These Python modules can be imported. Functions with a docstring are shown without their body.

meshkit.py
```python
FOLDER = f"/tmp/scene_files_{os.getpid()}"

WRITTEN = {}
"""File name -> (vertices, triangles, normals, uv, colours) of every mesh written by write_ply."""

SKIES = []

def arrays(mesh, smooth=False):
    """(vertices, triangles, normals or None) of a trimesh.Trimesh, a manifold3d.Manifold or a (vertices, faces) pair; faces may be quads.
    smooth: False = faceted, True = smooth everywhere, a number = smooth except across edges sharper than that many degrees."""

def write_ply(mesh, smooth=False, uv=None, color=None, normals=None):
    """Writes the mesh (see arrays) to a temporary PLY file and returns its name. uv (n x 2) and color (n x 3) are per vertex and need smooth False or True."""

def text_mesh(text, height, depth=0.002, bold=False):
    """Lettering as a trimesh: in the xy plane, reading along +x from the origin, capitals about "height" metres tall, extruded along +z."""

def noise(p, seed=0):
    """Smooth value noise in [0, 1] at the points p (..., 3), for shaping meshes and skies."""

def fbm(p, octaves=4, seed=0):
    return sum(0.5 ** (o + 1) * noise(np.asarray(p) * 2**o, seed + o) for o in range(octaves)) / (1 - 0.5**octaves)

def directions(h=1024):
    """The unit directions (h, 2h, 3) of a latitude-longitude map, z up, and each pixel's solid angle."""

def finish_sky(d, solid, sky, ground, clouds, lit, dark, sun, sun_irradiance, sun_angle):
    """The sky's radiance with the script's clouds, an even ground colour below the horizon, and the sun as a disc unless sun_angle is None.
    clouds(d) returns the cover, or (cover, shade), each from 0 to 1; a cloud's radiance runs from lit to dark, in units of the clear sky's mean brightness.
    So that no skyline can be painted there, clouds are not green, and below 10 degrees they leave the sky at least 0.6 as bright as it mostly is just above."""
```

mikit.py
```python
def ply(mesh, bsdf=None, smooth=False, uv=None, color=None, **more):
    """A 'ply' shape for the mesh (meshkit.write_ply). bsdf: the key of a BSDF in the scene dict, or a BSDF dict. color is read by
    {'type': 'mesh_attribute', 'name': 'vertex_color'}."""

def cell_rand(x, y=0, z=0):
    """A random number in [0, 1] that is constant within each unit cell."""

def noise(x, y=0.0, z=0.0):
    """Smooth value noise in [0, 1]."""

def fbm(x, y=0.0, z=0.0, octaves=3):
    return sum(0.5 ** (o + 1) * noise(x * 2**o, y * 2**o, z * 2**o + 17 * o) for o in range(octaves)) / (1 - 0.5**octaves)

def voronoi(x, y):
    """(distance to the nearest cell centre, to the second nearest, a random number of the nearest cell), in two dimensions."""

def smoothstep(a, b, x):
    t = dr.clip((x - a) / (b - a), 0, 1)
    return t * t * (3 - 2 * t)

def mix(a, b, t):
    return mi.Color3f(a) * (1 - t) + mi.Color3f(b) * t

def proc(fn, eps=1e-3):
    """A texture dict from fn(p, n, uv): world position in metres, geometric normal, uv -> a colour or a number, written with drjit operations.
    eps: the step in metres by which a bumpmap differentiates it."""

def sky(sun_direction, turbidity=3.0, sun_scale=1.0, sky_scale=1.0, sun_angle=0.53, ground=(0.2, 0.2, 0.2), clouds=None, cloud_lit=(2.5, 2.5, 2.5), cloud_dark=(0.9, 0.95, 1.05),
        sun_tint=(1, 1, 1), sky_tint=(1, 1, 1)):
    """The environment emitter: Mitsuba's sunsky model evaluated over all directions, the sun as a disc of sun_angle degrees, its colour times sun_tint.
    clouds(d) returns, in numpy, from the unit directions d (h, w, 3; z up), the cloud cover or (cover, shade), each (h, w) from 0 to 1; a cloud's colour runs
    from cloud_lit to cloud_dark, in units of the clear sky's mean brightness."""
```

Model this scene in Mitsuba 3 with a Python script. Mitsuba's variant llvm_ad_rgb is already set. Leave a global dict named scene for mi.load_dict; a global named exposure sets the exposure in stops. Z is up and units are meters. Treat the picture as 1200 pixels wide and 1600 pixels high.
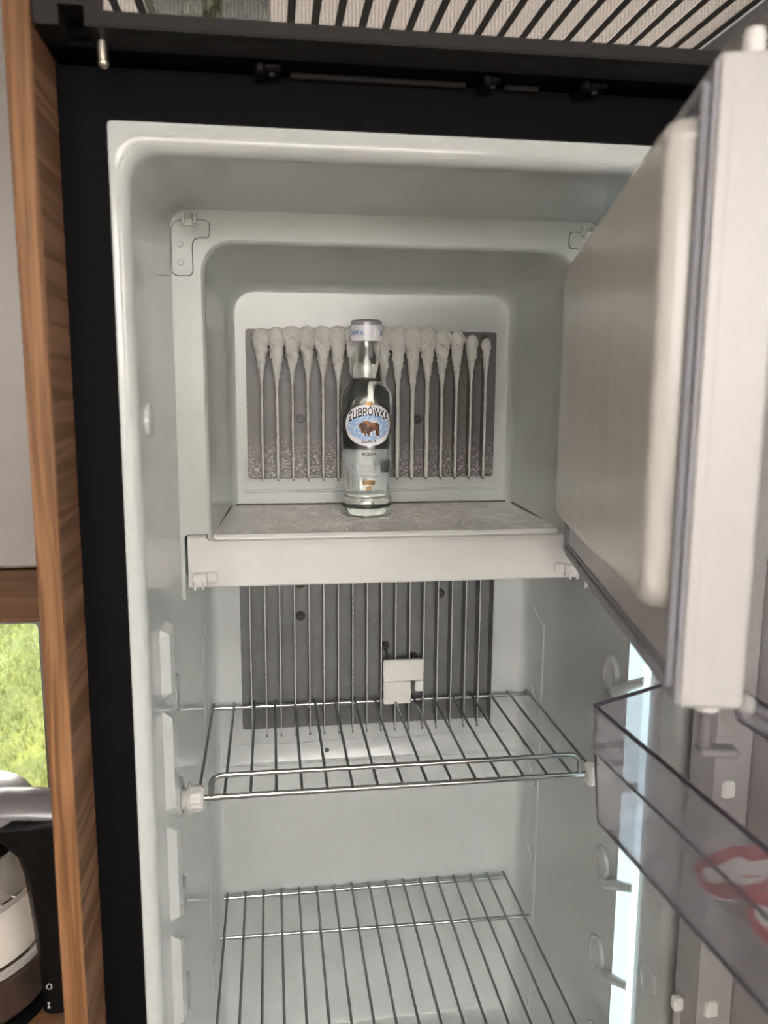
import math, random
import numpy as np, trimesh, mitsuba as mi, drjit as dr, mikit, meshkit
from shapely.geometry import Polygon, Point, box as sbox
from shapely import affinity
from shapely.ops import unary_union

T = mi.ScalarTransform4f
scene, labels = {'type': 'scene'}, {}

# ------------------------------------------------------------------ camera, light, exposure
exposure = 2.64
CAM = np.array([-0.10941, -0.54839, 0.13730])
YAW, PITCH, ROLL, FPX = 0.138568, 0.157814, 0.005946, 1277.29


def cam_axes():
    cy, sy, cp, sp = math.cos(YAW), math.sin(YAW), math.cos(PITCH), math.sin(PITCH)
    f = np.array([sy * cp, cy * cp, -sp])
    r = np.array([cy, -sy, 0.0])
    u = np.cross(r, f)
    return math.cos(ROLL) * r + math.sin(ROLL) * u, -math.sin(ROLL) * r + math.cos(ROLL) * u, f


_r, _u, _f = cam_axes()
_m = np.eye(4)
_m[:3, 0], _m[:3, 1], _m[:3, 2], _m[:3, 3] = -_r, _u, _f, CAM
scene['camera'] = {'type': 'thinlens', 'fov': 2 * math.degrees(math.atan(600 / FPX)), 'fov_axis': 'x', 'aperture_radius': 0.0016,
                   'focus_distance': 0.83, 'near_clip': 0.01, 'far_clip': 200.0, 'to_world': T(_m.tolist())}


def overcast(d):
    n = meshkit.fbm(d * np.array([3, 3, 6.0]), 4, 5)
    return np.ones(d.shape[:2]), np.clip((n - 0.35) * 1.2, 0, 0.5)


scene['sky'] = mikit.sky([0.3, 0.5, 0.8], turbidity=4, sun_scale=0.0, sky_scale=1.0, clouds=overcast, cloud_lit=(2.6, 2.39, 2.20),
                         cloud_dark=(1.5, 1.45, 1.42), ground=(0.2, 0.2, 0.19))
SKY_GAIN = 11.0
scene['sky']['scale'] = SKY_GAIN

# ------------------------------------------------------------------ materials
def prin(name, col, rough=0.5, metal=0.0, spec=0.5, bump=None, bscale=0.001, **kw):
    b = {'type': 'principled', 'base_color': col if isinstance(col, dict) else {'type': 'rgb', 'value': list(col)}, 'roughness': rough, 'metallic': metal,
         'specular': spec, **kw}
    if bump is not None:
        b = {'type': 'bumpmap', 'arbitrary': bump, 'bsdf': b, 'scale': bscale}
    scene[name] = {'type': 'twosided', 'bsdf': b}
    return name


def wood_fn(along, across, light, dark, sc=1.0):
    def fn(p, n, uv):
        a, b = p[along], p[across]
        w = mikit.fbm(a * 5.0, b * 60.0, 1.3, octaves=2) * 0.02
        g = mikit.fbm(a * 7.0 * sc, (b + w) * 260.0 * sc, 4.7, octaves=3)
        fine = mikit.noise(a * 40.0, b * 1500.0, 2.0)
        t = mikit.smoothstep(0.3, 0.72, g) * 0.8 + fine * 0.2
        return mikit.mix(dark, light, t)
    return mikit.proc(fn)


prin('mat_liner', (0.445, 0.476, 0.474), 0.13, spec=0.45)
prin('mat_freezer', (0.440, 0.468, 0.452), 0.22, spec=0.4)
prin('mat_flap_body', (0.38, 0.378, 0.38), 0.35, spec=0.4)
prin('mat_white', (0.57, 0.57, 0.555), 0.35, spec=0.4)
prin('mat_doorliner', (0.28, 0.28, 0.28), 0.35, spec=0.4)
prin('mat_gasket', (0.24, 0.25, 0.28), 0.5)
prin('mat_gap_dark', (0.10, 0.10, 0.095), 0.7)  # dark tone painted in for gap shade, also outlines and the drain hole
prin('mat_black', (0.003, 0.003, 0.0035), 0.6, spec=0.06)
prin('mat_black_gloss', (0.004, 0.004, 0.0045), 0.25, spec=0.25)
prin('mat_ovenframe', (0.012, 0.011, 0.011), 0.5, spec=0.2)
prin('mat_chrome', (0.52, 0.54, 0.54), 0.11, metal=1.0)
prin('mat_wire', (0.24, 0.265, 0.26), 0.22, metal=1.0)
prin('mat_screw', (0.025, 0.025, 0.026), 0.35, metal=0.3)
prin('mat_lever', (0.16, 0.16, 0.165), 0.4, metal=0.3)
prin('mat_steel', (0.6, 0.56, 0.48), 0.3, metal=1.0)


def alu_fn(p, n, uv):
    s = mikit.fbm(p.x * 60, p.y * 60, p.z * 25, octaves=3)
    d = mikit.fbm(p.x * 700, p.y * 300, p.z * 700, octaves=2)
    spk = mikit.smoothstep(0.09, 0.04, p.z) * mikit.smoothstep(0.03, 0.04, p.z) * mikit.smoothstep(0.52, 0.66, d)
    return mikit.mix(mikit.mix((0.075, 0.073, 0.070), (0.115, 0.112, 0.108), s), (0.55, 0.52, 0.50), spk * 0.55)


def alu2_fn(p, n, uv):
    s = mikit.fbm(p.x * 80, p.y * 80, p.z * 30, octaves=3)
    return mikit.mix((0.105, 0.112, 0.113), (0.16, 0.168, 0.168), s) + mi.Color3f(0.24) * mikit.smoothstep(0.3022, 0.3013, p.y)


prin('mat_alu', mikit.proc(alu_fn), 0.42, metal=0.15)
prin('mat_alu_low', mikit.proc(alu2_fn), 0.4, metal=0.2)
prin('mat_alu_edge', (0.62, 0.63, 0.63), 0.4, metal=0.4)


def frost_fn(p, n, uv):
    return mikit.mix((0.46, 0.455, 0.435), (0.64, 0.63, 0.61), mikit.noise(p.x * 1300, p.y * 1300, p.z * 1300))


prin('mat_frost', mikit.proc(frost_fn), 0.8, spec=0.3, sheen=0.5)


def shelf_fn(p, n, uv):
    f = mikit.fbm(p.x * 90, p.y * 90, 2.2, octaves=4)
    f2 = mikit.noise(p.x * 1100, p.y * 1100, 3.0)
    mask = mikit.smoothstep(0.5, 0.72, f) * (0.4 + 0.6 * f2)
    return mikit.mix((0.56, 0.56, 0.545), (0.76, 0.755, 0.74), mask)


prin('mat_shelf', mikit.proc(shelf_fn), 0.35)


def flap_fn(p, n, uv):
    v = mikit.fbm(p.y * 90, p.x * 90, p.z * 8, octaves=3)
    return mikit.mix((0.43, 0.42, 0.395), (0.48, 0.47, 0.445), v)


prin('mat_flap', mikit.proc(flap_fn), 0.22)
prin('mat_wood_end', wood_fn(2, 0, (0.25, 0.126, 0.056), (0.105, 0.046, 0.018), 1.6), 0.5, spec=0.25)
prin('mat_wood_side', wood_fn(1, 2, (0.21, 0.115, 0.068), (0.105, 0.052, 0.028), 0.7), 0.45)
prin('mat_wood_trim', wood_fn(0, 2, (0.13, 0.068, 0.034), (0.045, 0.02, 0.01), 0.6), 0.5, spec=0.2)
prin('mat_cupboard', (0.25, 0.235, 0.22), 0.3)
prin('mat_room', (0.62, 0.61, 0.595), 0.6)
prin('mat_floor', wood_fn(1, 0, (0.22, 0.15, 0.10), (0.12, 0.08, 0.05), 0.2), 0.45)
prin('mat_worktop', wood_fn(0, 1, (0.30, 0.17, 0.09), (0.14, 0.07, 0.035), 0.3), 0.35)
prin('mat_winframe', (0.20, 0.20, 0.19), 0.4)
prin('mat_capgrey', (0.33, 0.33, 0.34), 0.35, metal=0.3)
prin('mat_label', (0.78, 0.80, 0.84), 0.35)
prin('mat_ink', (0.02, 0.02, 0.025), 0.4)
prin('mat_blueink', (0.12, 0.25, 0.5), 0.4)
prin('mat_gold', (0.42, 0.25, 0.11), 0.35, metal=0.4)
prin('mat_kettle_lid', (0.30, 0.30, 0.31), 0.3, metal=0.3)
prin('mat_kettle_base', (0.17, 0.125, 0.105), 0.3, metal=0.7)
prin('mat_print', (0.5, 0.5, 0.5), 0.5)
prin('mat_dark_edge', (0.045, 0.038, 0.055), 0.15)  # internal reflection at the clear bin edges, painted as a dark colour
prin('mat_red', (0.36, 0.012, 0.028), 0.3)
prin('mat_lidwhite', (0.60, 0.57, 0.545), 0.3)
prin('mat_cup', (0.24, 0.22, 0.205), 0.4)
prin('mat_orange', (0.75, 0.35, 0.12), 0.4)


def label_fn(p, n, uv):
    r = dr.sqrt(dr.square((p.x + 0.0137) / 0.0205) + dr.square((p.z - 0.0935) / 0.0130))
    f = mikit.fbm(p.x * 700, p.z * 700, 3.0, octaves=3)
    m = mikit.smoothstep(1.02, 0.95, r) * mikit.smoothstep(0.40, 0.60, f + 0.18 * mikit.smoothstep(0.3, 1.0, r))
    return mikit.mix((0.78, 0.80, 0.84), (0.20, 0.42, 0.74), m * 0.8)


prin('mat_label_front', mikit.proc(label_fn), 0.35)


def bison_fn(p, n, uv):
    f = mikit.fbm(p.x * 500, p.z * 260, 1.0, octaves=3)
    return mikit.mix((0.075, 0.03, 0.018), (0.36, 0.165, 0.075), mikit.smoothstep(0.3, 0.75, f + (p.z - 0.0945) * 22))


prin('mat_bison', mikit.proc(bison_fn), 0.5)


def cond(p, n, uv):
    v = mikit.fbm(p.y * 90, p.x * 90, p.z * 40, octaves=3)
    return mikit.mix((0.36, 0.33, 0.30), (0.52, 0.50, 0.47), v)


# glass kinds
scene['mat_glass'] = {'type': 'dielectric', 'int_ior': 1.5, 'ext_ior': 1.0, 'specular_transmittance': {'type': 'rgb', 'value': [0.975, 0.985, 0.975]}}
scene['mat_liquid'] = {'type': 'dielectric', 'int_ior': 1.36, 'ext_ior': 1.5}
scene['mat_liquid_top'] = {'type': 'dielectric', 'int_ior': 1.36, 'ext_ior': 1.0}
scene['mat_aircavity'] = {'type': 'dielectric', 'int_ior': 1.0, 'ext_ior': 1.5}
scene['mat_roofpane'] = {'type': 'thindielectric', 'int_ior': 1.12}
scene['mat_pane'] = {'type': 'thindielectric', 'int_ior': 1.5}
scene['mat_smoke'] = {'type': 'blendbsdf', 'weight': 0.05,
                      'bsdf_0': {'type': 'thindielectric', 'int_ior': 1.5, 'specular_transmittance': {'type': 'rgb', 'value': [0.88, 0.87, 0.895]}},
                      'bsdf_1': {'type': 'twosided', 'bsdf': {'type': 'diffuse', 'reflectance': {'type': 'rgb', 'value': [0.84, 0.84, 0.92]}}}}
scene['mat_droplet'] = prin('mat_droplet', (0.16, 0.165, 0.165), 0.08) and scene['mat_droplet']


def mesh_screen(p, n, uv):
    # the oven door's perforated metal screen behind its glass: fine vertical bars
    s = dr.abs(dr.sin(p.x * (math.pi / 0.0022)))
    t = dr.abs(dr.sin(p.z * (math.pi / 0.0022)))
    return mi.Color3f(0.225) * (0.45 + 0.55 * mikit.smoothstep(0.25, 0.7, s)) * (0.85 + 0.15 * t)


scene['mat_ovenglass'] = {'type': 'twosided', 'bsdf': {'type': 'conductor', 'material': 'none', 'specular_reflectance': mikit.proc(mesh_screen)}}
scene['mat_slat'] = {'type': 'principledthin', 'base_color': {'type': 'rgb', 'value': [0.72, 0.69, 0.66]}, 'roughness': 0.6, 'diff_trans': 1.0}

prin('mat_gap_filler', (0.09, 0.088, 0.085), 0.8)


# ------------------------------------------------------------------ helpers
def obj(key, mesh, mat, smooth=30, **kw):
    base, k = key, 0
    while key in scene:
        k += 1
        key = f'{base}_{k:03d}'
    scene[key] = mikit.ply(mesh, mat, smooth=smooth, **kw)
    return key


def lab(key, label, cat=None, group=None, kind=None):
    d = labels.setdefault(key, {})
    if label: d['label'] = label
    if cat: d['category'] = cat
    if group: d['group'] = group
    if kind: d['kind'] = kind


def cat(*ms):
    return trimesh.util.concatenate([m for m in ms])


def cbox(x0, x1, y0, y1, z0, z1, c=0.0015):
    c = min(c, (x1 - x0) * 0.45, (y1 - y0) * 0.45, (z1 - z0) * 0.45)
    pts = []
    for sx in (0, 1):
        for sy in (0, 1):
            for sz in (0, 1):
                p = np.array([x1 if sx else x0, y1 if sy else y0, z1 if sz else z0])
                ins = np.array([-c if sx else c, -c if sy else c, -c if sz else c])
                for k in range(3):
                    q = p + ins
                    q[k] = p[k]
                    pts.append(q)
    return trimesh.convex.convex_hull(np.array(pts))


def rrect(x0, x1, z0, z1, r, n=7):
    out = []
    rs = r if isinstance(r, (list, tuple)) else [r] * 4
    for (cx, cz, a0, q) in ((x1, z1, 0, rs[0]), (x0, z1, 90, rs[1]), (x0, z0, 180, rs[2]), (x1, z0, 270, rs[3])):
        px, pz = (cx - q if cx == x1 else cx + q), (cz - q if cz == z1 else cz + q)
        for k in range(n + 1):
            a = math.radians(a0 + 90 * k / n)
            out.append((px + q * math.cos(a), pz + q * math.sin(a)))
    return np.array(out)


def loft(sections, cap0=False, cap1=False):
    """sections: list of (N,3) closed loops."""
    n = len(sections[0])
    v = np.vstack(sections)
    f = []
    for s in range(len(sections) - 1):
        for i in range(n):
            j = (i + 1) % n
            a, b, c, d = s * n + i, s * n + j, (s + 1) * n + j, (s + 1) * n + i
            f += [[a, b, c], [a, c, d]]
    v = list(v)
    for cap, s in ((cap0, 0), (cap1, len(sections) - 1)):
        if cap:
            ci = len(v)
            v.append(np.mean(sections[s], 0))
            for i in range(n):
                j = (i + 1) % n
                f.append([s * n + i, s * n + j, ci] if s else [s * n + j, s * n + i, ci])
    return trimesh.Trimesh(np.array(v), np.array(f), process=False)


def xz(pts, y):
    return np.column_stack([pts[:, 0], np.full(len(pts), y), pts[:, 1]])


def tube(pts, r, n=10, cap=True, closed=False):
    pts = np.asarray(pts, float)
    m = len(pts)
    rs = np.broadcast_to(r, (m,))
    tang = np.gradient(pts, axis=0)
    tang /= np.linalg.norm(tang, axis=1, keepdims=True)
    ref = np.array([0, 0, 1.0]) if abs(tang[0][2]) < 0.9 else np.array([1.0, 0, 0])
    secs = []
    u = np.cross(tang[0], ref)
    for i in range(m):
        u = u - tang[i] * (u @ tang[i])
        u /= np.linalg.norm(u)
        w = np.cross(tang[i], u)
        a = np.arange(n) * 2 * math.pi / n
        secs.append(pts[i] + rs[i] * (np.cos(a)[:, None] * u + np.sin(a)[:, None] * w))
    t = loft(secs, cap, cap)
    return t


def arc_path(pts, r, n=6):
    """polyline with rounded corners"""
    pts = [np.asarray(p, float) for p in pts]
    out = [pts[0]]
    for a, b, c in zip(pts, pts[1:], pts[2:]):
        d0, d1 = (a - b) / np.linalg.norm(a - b), (c - b) / np.linalg.norm(c - b)
        p0, p1 = b + d0 * r, b + d1 * r
        for k in range(n + 1):
            t = k / n
            out.append((1 - t) ** 2 * p0 + 2 * t * (1 - t) * b + t * t * p1)
    out.append(pts[-1])
    return np.array(out)


def lathe(profile, n=48, cx=0.0, cy=0.0, cz=0.0):
    p = np.asarray(profile, float)
    m = trimesh.creation.revolve(p, sections=n)
    m.apply_translation([cx, cy, cz])
    return m


def extrude_y(poly, y0, y1):
    """shapely polygon in (x,z) extruded along y"""
    ms = []
    for g in getattr(poly, 'geoms', [poly]):
        m = trimesh.creation.extrude_polygon(g, y1 - y0, engine='earcut')
        v = m.vertices.copy()
        m.vertices = np.column_stack([v[:, 0], y0 + v[:, 2], v[:, 1]])
        m.faces = m.faces[:, ::-1]
        ms.append(m)
    return cat(*ms)


def extrude_x(poly, x0, x1):
    """shapely polygon in (y,z) extruded along x"""
    ms = []
    for g in getattr(poly, 'geoms', [poly]):
        m = trimesh.creation.extrude_polygon(g, x1 - x0, engine='earcut')
        v = m.vertices.copy()
        m.vertices = np.column_stack([x0 + v[:, 2], v[:, 0], v[:, 1]])
        ms.append(m)
    return cat(*ms)


def extrude_z(poly, z0, z1):
    ms = []
    for g in getattr(poly, 'geoms', [poly]):
        m = trimesh.creation.extrude_polygon(g, z1 - z0, engine='earcut')
        m.apply_translation([0, 0, z0])
        ms.append(m)
    return cat(*ms)


def rpoly(x0, x1, y0, y1, r):
    return sbox(x0 + r, y0 + r, x1 - r, y1 - r).buffer(r, quad_segs=6) if r > 0 else sbox(x0, y0, x1, y1)


def cyl(p0, p1, r, n=24, r1=None):
    return tube([p0, p1], [r, r if r1 is None else r1], n)


# ================================================================== THE SETTING
FLOOR, CEIL = -1.25, 0.75
XL, XR, YB, YR = -2.0, 1.25, 0.47, -2.2          # left, right, rear (kitchen window) and the wall behind the camera


def struct(key, mesh, mat, label=None, **kw):
    k = obj(key, mesh, mat, **kw)
    lab(k, label, kind='structure')
    return k


struct('floor', cbox(XL, XR, YR, YB, FLOOR - 0.03, FLOOR, 0.001), 'mat_floor', 'brown wood-effect floor of the caravan')
# ceiling with a roof-light opening
RLX0, RLX1, RLY0, RLY1 = -0.46, 0.71, -1.35, -0.66
ceil = sbox(XL, YR, XR, YB).difference(rpoly(RLX0, RLX1, RLY0, RLY1, 0.03))
struct('ceiling', extrude_z(ceil, CEIL, CEIL + 0.035), 'mat_room', 'cream ceiling with a roof-light opening')
# rear wall with the kitchen window
WZ0, WZ1, WX0, WX1 = -0.411, -0.140, -1.25, -0.378
wr = sbox(XL, FLOOR, XR, CEIL).difference(rpoly(WX0, WX1, WZ0, WZ1, 0.022))
struct('wall_rear', extrude_y(wr, YB, YB + 0.03), 'mat_room', 'cream caravan wall behind the kettle with the kitchen window in it')
# wall behind the camera with a wide window
bw = sbox(XL, FLOOR, XR, CEIL).difference(rpoly(-0.95, 0.60, -0.12, 0.68, 0.06))
struct('wall_front', extrude_y(bw, YR - 0.03, YR), 'mat_room', 'cream caravan wall with a wide panorama window')
struct('wall_left', cbox(XL - 0.03, XL, YR, YB, FLOOR, CEIL, 0.001), 'mat_room', 'plain cream caravan wall at the left')
lw = sbox(YR, FLOOR, YB, CEIL).difference(rpoly(-2.1, -1.35, -0.40, 0.62, 0.06))
struct('wall_right', extrude_x(lw, XR, XR + 0.03), 'mat_room', 'cream caravan wall at the right with an added side window')


def window(n, polyin, ext, a0, a1, label, pane='mat_pane'):
    fr = polyin.buffer(0.012).difference(polyin.buffer(-0.016))
    k = f'window_{n}'
    obj(k + '__frame', ext(fr, a0, a1), 'mat_winframe')
    am = (a0 + a1) / 2
    obj(k + '__pane', ext(polyin.buffer(-0.014), am - 0.0003, am + 0.0003), pane, smooth=False)
    # a single-sheet pane: keep only one face of the extrusion so it reads as one thin sheet
    lab(k, label, kind='structure')


window(1, rpoly(WX0, WX1, WZ0, WZ1, 0.022), extrude_y, YB - 0.006, YB + 0.036, 'kitchen window with a rounded grey frame looking onto bright grass')
window(2, rpoly(-0.95, 0.60, -0.12, 0.68, 0.06), extrude_y, YR - 0.036, YR + 0.006, 'wide panorama window behind the camera')
window(3, rpoly(-2.1, -1.35, -0.40, 0.62, 0.06), extrude_x, XR - 0.006, XR + 0.036, 'unseen side window added in the right caravan wall to light the room')  # unseen side window, added to light the room, rim and wood
window(4, rpoly(RLX0, RLX1, RLY0, RLY1, 0.03), extrude_z, CEIL - 0.004, CEIL + 0.06, 'roof light above with a pale slatted blind', 'mat_roofpane')

# slatted blind under the roof light: one long pale slat after another
sp = 0.0415
ns = int((RLX1 - RLX0 - 0.06) / sp)
for i in range(ns + 1):
    x = RLX0 + 0.03 + i * sp
    if -0.33 < x < -0.13:                 # blind pulled open here: tree and sky beyond
        continue
    obj('roof_blind__gap_filler', cbox(x + 0.0285, x + 0.042, RLY0 + 0.01, RLY1 - 0.01, CEIL + 0.0012, CEIL + 0.002, 0.0003), 'mat_gap_filler', smooth=False)  # opaque strips added in the gaps so these mirror dark
    obj('roof_blind__slat', cbox(x, x + 0.029, RLY0 + 0.01, RLY1 - 0.01, CEIL + 0.002, CEIL + 0.0045, 0.0005), 'mat_slat', smooth=False)
obj('roof_blind__rail', cat(cbox(RLX0 + 0.018, RLX1 - 0.018, RLY0 + 0.016, RLY0 + 0.03, CEIL + 0.005, CEIL + 0.014),
                            cbox(RLX0 + 0.018, RLX1 - 0.018, RLY1 - 0.03, RLY1 - 0.016, CEIL + 0.005, CEIL + 0.014)), 'mat_winframe')
lab('roof_blind', 'pale slatted blind under the roof light, mirrored as bright stripes in the dark oven door', 'blind')

# outside: lawn and a tree
GZ = -2.1


def grass_fn(p, n, uv):
    a = mikit.fbm(p.x * 2.5, p.y * 1.5, 1.0, octaves=4)
    b = mikit.fbm(p.x * 30, p.y * 12, 2.0, octaves=3)
    c = mikit.mix((0.018, 0.032, 0.002), (0.048, 0.062, 0.006), mikit.smoothstep(0.25, 0.75, 0.5 * a + 0.5 * b))
    return c


prin('mat_grass', mikit.proc(grass_fn), 0.8, spec=0.2)
prin('mat_added_gravel', (0.34, 0.33, 0.315), 0.9, spec=0.2)
g = trimesh.creation.box([90, 46, 0.1]); g.apply_translation([0, -22.2, GZ - 0.05])  # unseen gravel, put in so light bounced off the ground stays neutral
struct('added_gravel', g, 'mat_added_gravel', 'unseen pale gravel added to keep the ground bounce neutral')
g = trimesh.creation.box([90, 60, 0.1]); g.apply_translation([0, 30.8, GZ - 0.05])
struct('ground', g, 'mat_grass', 'sunlit green meadow outside the caravan')
rng = np.random.default_rng(4)
nb = 24000
bx, by = rng.uniform(-3.3, -0.9, nb), 3.0 + 8.5 * rng.random(nb) ** 1.2
h = rng.uniform(0.03, 0.085, nb) * (0.6 + 0.9 * meshkit.noise(np.column_stack([bx * 3, by * 3, bx * 0])))
ang = rng.uniform(0, 2 * math.pi, nb)
lean = rng.normal(0, 0.025, (nb, 2))
w = 0.004
p0 = np.column_stack([bx + np.cos(ang) * w, by + np.sin(ang) * w, np.full(nb, GZ)])
p1 = np.column_stack([bx - np.cos(ang) * w, by - np.sin(ang) * w, np.full(nb, GZ)])
p2 = np.column_stack([bx + lean[:, 0], by + lean[:, 1], GZ + h])
v = np.stack([p0, p1, p2], 1).reshape(-1, 3)
prin('mat_blade', (0.038, 0.056, 0.004), 0.6)
obj('lawn_grass', trimesh.Trimesh(v, np.arange(len(v)).reshape(-1, 3), process=False), 'mat_blade', smooth=False)
lab('lawn_grass', 'bright green grass outside the kitchen window', 'grass', kind='stuff')

# tree seen through the roof light (and mirrored in the oven glass)
prin('mat_leaf', (0.05, 0.062, 0.032), 0.6)
prin('mat_bark', (0.09, 0.07, 0.05), 0.9)
TX, TY, TZ = -0.75, -7.6, 3.30
obj('tree__trunk', tube([[TX + .2, TY, GZ], [TX + .1, TY, 0.5], [TX, TY, 2.6], [TX - .1, TY, 4.2]], [0.09, 0.07, 0.05, 0.02], 10), 'mat_bark')
for a, b in (((TX + .05, TY, 2.2), (TX + 0.9, TY - .2, 3.6)), ((TX, TY, 2.5), (TX - 0.8, TY + .3, 3.5)), ((TX, TY, 3.0), (TX + .4, TY + .5, 4.2))):
    obj('tree__branch', cyl(a, b, 0.05, 8, 0.015), 'mat_bark')
nl = 30000
cl = rng.normal(0, 1, (110, 3)) * np.array([0.55, 0.5, 0.60]) + [TX, TY, TZ]
c = cl[rng.integers(0, 110, nl)] + rng.normal(0, 0.15, (nl, 3))
d1, d2 = rng.normal(0, 1, (nl, 3)), rng.normal(0, 1, (nl, 3))
d1 *= 0.05 / np.linalg.norm(d1, axis=1, keepdims=True); d2 *= 0.035 / np.linalg.norm(d2, axis=1, keepdims=True)
v = np.stack([c - d1, c + d2, c + d1, c - d2], 1).reshape(-1, 3)
f = np.arange(nl)[:, None] * 4
obj('tree__foliage', trimesh.Trimesh(v, np.vstack([f + [0, 1, 2], f + [0, 2, 3]]), process=False), 'mat_leaf', smooth=False)
lab('tree', 'dark green leafy tree outside, mirrored in the dark oven door', 'tree')
lab('tree__foliage', 'dark green leaves', kind='stuff')

# ================================================================== LEFT SIDE: panel, cupboard, worktop, kettle
pan = cbox(-0.2478, -0.2338, -0.050, YB - 0.002, FLOOR, CEIL, 0.0006)
obj('cabinet_side_panel__board', pan, 'mat_wood_side', smooth=False)
obj('cabinet_side_panel__edge_band', cbox(-0.2478, -0.2338, -0.0520, -0.0502, FLOOR, CEIL, 0.0005), 'mat_wood_end', smooth=False)
lab('cabinet_side_panel', 'tall wood-grain side panel standing directly left of the black fridge surround', 'panel')
lab('cabinet_side_panel__edge_band', 'lighter front edge with vertical grain')

CY = 0.12
obj('overhead_cupboard__body', cbox(-1.4, -0.2482, CY + 0.02, YB - 0.008, -0.05, CEIL - 0.003), 'mat_wood_trim')
obj('overhead_cupboard__door', cbox(-1.0, -0.2495, CY, CY + 0.018, -0.0105, CEIL - 0.03, 0.002), 'mat_cupboard')
obj('overhead_cupboard__fascia', cbox(-1.4, -0.2485, CY + 0.001, CY + 0.018, -0.0555, -0.0130, 0.001), 'mat_wood_trim')
lab('overhead_cupboard', 'grey-fronted overhead cupboard with a wood strip below, above the kitchen window', 'cupboard')
lab('overhead_cupboard__door', 'plain grey door')
lab('overhead_cupboard__fascia', 'brown wood-grain strip')

WT = -0.418
obj('worktop__top', cbox(-1.6, -0.2485, -0.08, YB - 0.008, WT - 0.03, WT, 0.003), 'mat_worktop')
obj('worktop__base_unit', cbox(-1.59, -0.2488, -0.05, YB - 0.009, FLOOR + 0.001, WT - 0.031, 0.003), 'mat_cupboard')
lab('worktop', 'brown wood-effect kitchen worktop under the kettle', 'worktop')

KX, KY = -0.394, 0.165


def klathe(prof, n=56):
    p = np.array(prof, float); p[:, 0] *= 0.90
    return lathe(p, n, KX, KY, WT)


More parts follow.
